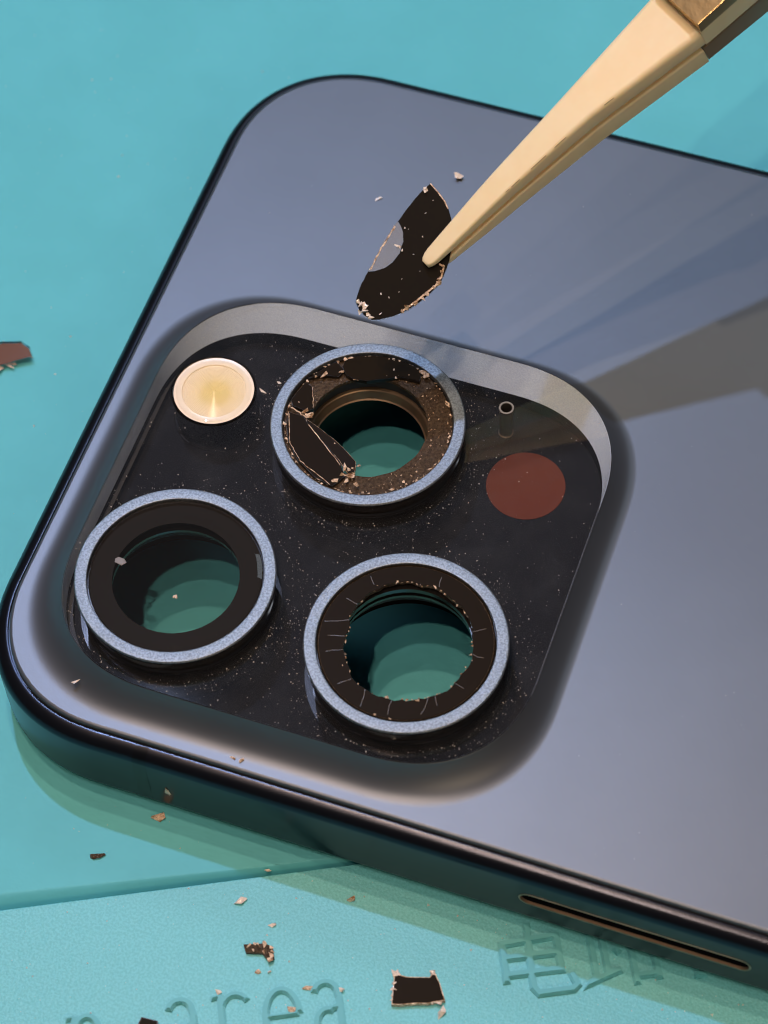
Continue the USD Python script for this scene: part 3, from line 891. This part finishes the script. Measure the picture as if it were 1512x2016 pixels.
sq_, _ = lying([(777, 1916), (800, 1923), (845, 1923), (856, 1913), (866, 1935), (877, 1970), (840, 1976), (770, 1978), (773, 1945)], 0.0, 0.45, 'glass_shard', 'square black shard lying flat on the grainy panel between letter a and the phone', seed=2, rim=0.07, edge='chip')
chips([(*at(x, y, 0.4)[:2], 0.38) for x, y in ((778, 1922), (776, 1934), (775, 1946), (773, 1958), (772, 1968), (780, 1916), (852, 1915), (858, 1920), (868, 1972), (850, 1976))], sq_, [0.34, 0.30, 0.36, 0.30, 0.26, 0.36, 0.28, 0.2, 0.3, 0.2], m='chip_pale', seed=14)
hk_, _ = lying([(481, 1860), (520, 1857), (537, 1862), (540, 1886), (528, 1889), (516, 1876), (484, 1875)], 0.0, 0.35, 'glass_shard', 'small hooked brown shard with glittering crust on the grainy panel', top='residue', edge='residue', seed=3, rim=0.03)
chips([(*at(x, y, 0.3)[:2], 0.34) for x, y in ((490, 1862), (502, 1860), (512, 1866), (522, 1860), (532, 1866), (534, 1880), (530, 1887), (497, 1871), (518, 1873), (537, 1873), (508, 1859))], hk_, [0.22, 0.18, 0.2, 0.24, 0.22, 0.3, 0.34, 0.16, 0.2, 0.2, 0.16], m='chip', seed=15)
lying([(278, 2003), (312, 2010), (306, 2040), (262, 2034)], 0.0, 0.5, 'glass_shard', 'black shard cut off by the picture edge, before the letter a', top='print_black', edge='print_side', seed=4, rim=0.05)
t_, P_ = lying([(-34, 690), (6, 675), (42, 674), (60, 685), (66, 702), (40, 708), (8, 716), (-30, 726)], 0.35, 0.4, 'glass_shard', 'brown and clear shard lying on the smooth panel left of the phone', top='shard_brown', edge='pane', seed=5, rim=0.10, tilt=0.08, axis=(1, 0, 0))
ch = []
gl_ = np.random.default_rng(9)
for x, y, s in ((4, 680, 0.5), (-8, 690, 0.6), (2, 714, 0.45), (14, 722, 0.5), (-6, 722, 0.5), (58, 702, 0.3), (26, 717, 0.4)):
    h = trimesh.convex.convex_hull(gl_.normal(size=(9, 3)) * np.array([0.9, 0.5, 0.3]) * s * 0.7)
    p = at(x, y, 0.3)
    h.apply_translation([p[0], p[1], 0.32])
    ch.append(h)
obj('clear_splinters', cat_(ch), 'chip_pale', t_)


def crumb(px, z, size, label, m='chip', squash=0.45, long=1.0, rot=0.0, seed=0, lift=None):
    g = np.random.default_rng(100 + seed)
    h = trimesh.convex.convex_hull(g.normal(size=(12, 3)) * np.array([long, 0.8, squash]) * size * 0.5)
    h.apply_transform(trimesh.transformations.rotation_matrix(rot, [0, 0, 1]))
    p = at(px[0], px[1], z + size * 0.2)
    h.apply_translation([p[0], p[1], z - h.bounds[0][2]])
    obj('glass_crumb', h, m, None, label=label, cat='glass crumb')


CR = [
    ((311, 1609), 0, 0.50, 'tan pointed crumb on the smooth panel in the phone shadow', 'chip', 0.45, 1.6, 0.3),
    ((193, 1685), 0, 0.42, 'olive brown crumb alone on the smooth panel', 'residue', 0.4, 1.7, 0.2),
    ((472, 1776), 0, 0.42, 'white crumb just below the groove', 'chip_pale', 0.4, 1.2, 0.5),
    ((690, 1771), 0, 0.44, 'triangular tan crumb in the shadow edge below the groove', 'chip', 0.5, 1.0, 1.0),
    ((535, 1823), 0, 0.40, 'tall pale crumb above the hooked brown shard', 'chip_pale', 0.5, 0.9, 1.2),
    ((510, 1914), 0, 0.34, 'pinkish crumb below the hooked brown shard', 'chip', 0.4, 1.0, 0.2),
    ((531, 1913), 0, 0.26, 'tiny white crumb below the hooked brown shard, right of a pinkish one', 'chip_pale', 0.5, 1.0, 0.2),
    ((428, 1953), 0, 0.30, 'white crumb above the letter r', 'chip_pale', 0.5, 1.2, 0.7),
    ((607, 1945), 0, 0.34, 'reddish flat crumb at the start of the last letter a', 'chip', 0.3, 1.6, 0.4),
    ((672, 1951), 0, 0.46, 'pale chunky crumb on the top of the last letter a', 'chip_pale', 0.6, 1.0, 1.3),
    ((577, 1989), 0, 0.38, 'tan crumb on the bar of the letter e', 'chip', 0.4, 1.4, 0.2),
    ((871, 1991), 0, 0.48, 'tan crumb under the square black shard', 'chip_pale', 0.5, 1.3, 1.2),
    ((527, 1662 + 52), 0, 0.22, 'tiny pale crumb lying on the groove edge', 'chip_pale', 0.5, 1.2, 0.2),
    ((903, 350), 8.22, 0.36, 'round white crumb on the phone back beside the tweezers', 'chip_pale', 0.6, 1.0, 0.2),
    ((745, 391), 8.22, 0.20, 'hair thin white sliver on the phone back left of the held shard', 'dust', 0.4, 2.2, 0.9),
    ((460, 1491), 8.22, 0.26, 'tan crumb on the rim of the phone back below the plateau', 'chip', 0.6, 1.0, 0.1),
    ((476, 1496), 8.22, 0.22, 'second tan crumb beside another one on the rim of the phone back', 'chip', 0.6, 1.3, 0.8),
    ((151, 1341), 9.0, 0.24, 'thin pale sliver on the slope near the phone corner', 'chip_pale', 0.4, 1.8, 1.0),
    ((517, 770), Zb + 0.05, 0.24, 'pale pink sliver on the camera glass right of the flash', 'chip_pale', 0.4, 1.8, -0.5),
    ((552, 755), Zb + 0.05, 0.26, 'pink crumb touching the ring with splintered glass', 'chip_pale', 0.5, 1.0, 0.2),
    ((237, 1106), Zr - 0.10, 0.72, 'greyish flake lying on the whole lens glass', 'flake', 0.08, 1.0, 0.2),
    ((347, 1176), Zr - 0.10, 0.28, 'tan speck near the middle of the whole lens glass', 'chip', 0.3, 1.2, -0.6),
]
for k, (px, z, s, lab, m_, sq, lg, ro) in enumerate(CR):
    crumb(px, z, s, lab, m_, sq, lg, ro, seed=k)
# crumb stuck on the side of the frame
h = trimesh.convex.convex_hull(np.random.default_rng(5).normal(size=(14, 3)) * np.array([0.16, 0.05, 0.45]))
p = on_plane(330, 1556, (0, 0, 0), (0, 1, 0))
h.apply_translation([p[0], -h.bounds[1][1] + 0.02, p[2]])
obj('glass_crumb', h, 'chip', None, label='long tan splinter stuck to the side of the frame near the antenna band', cat='glass crumb')


# ------------------------------------------------------------------ dust too fine to count
def specks(n, sampler, z, lo, hi, seed):
    g = np.random.default_rng(seed)
    out = []
    tet_f = np.array([[0, 1, 2], [0, 2, 3], [0, 3, 1], [1, 3, 2]])
    V, F = [], []
    for k in range(n):
        x, y = sampler(g)
        s = lo * (hi / lo) ** (g.uniform() ** 2.2)
        v = np.array([[0, 0, 0.6], [0.6, 0, 0], [-0.35, 0.5, 0], [-0.35, -0.5, 0]]) * s * g.uniform(0.6, 1.4, size=(4, 3))
        a_ = g.uniform(0, 6.28)
        R_ = np.array([[math.cos(a_), -math.sin(a_), 0], [math.sin(a_), math.cos(a_), 0], [0, 0, 1]])
        zz = z(x, y) if callable(z) else z
        V.append(v @ R_.T + [x, y, zz])
        F.append(tet_f + 4 * k)
    return trimesh.Trimesh(np.vstack(V), np.vstack(F), process=False)


def on_mat(g):
    while True:
        x, y = g.uniform(-25, 70), g.uniform(-25, 75)
        d = np.dot(np.array([x, y]) - sa, sn)
        if -0.6 < x < 147 and -0.6 < y < 71:
            continue
        if -0.2 < d < 2.2:
            continue
        if d > 0 and g.uniform() < 0.75:
            continue
        return x, y


dm = specks(800, on_mat, 0.0, 0.05, 0.22, 31)
obj('glass_dust', dm, 'dust', None, label='fine pale glass dust scattered over the teal mat', cat='dust', kind='stuff')
GP = gp.buffer(-0.15)


def on_glass(g):
    while True:
        if g.uniform() < 0.62:
            c = holes[g.integers(0, 3)]
            a_, r = g.uniform(0, 6.28), 8.25 + abs(g.normal()) * 1.1
            x, y = c[0] + r * math.cos(a_), c[1] + r * math.sin(a_)
        else:
            x, y = g.uniform(4, 43), g.uniform(4, 40)
        if min(math.hypot(x - c_[0], y - c_[1]) for c_ in holes) < 8.2:
            continue
        if GP.contains(Point(x, y)):
            return x, y


obj('plateau_dust', specks(2400, on_glass, Zb + 0.05, 0.025, 0.12, 32), 'dust', None, label='fine pale dust gathered round the lens rings on the camera glass', cat='dust', kind='stuff')


def on_back(g):
    while True:
        x, y = g.uniform(2.5, 70), g.uniform(2.5, 68)
        if not Polygon(foot).contains(Point(x, y)):
            return x, y


obj('back_dust', specks(110, on_back, 8.22, 0.02, 0.09, 33), 'dust', None, label='sparse tiny glass dust on the satin phone back', cat='dust', kind='stuff')
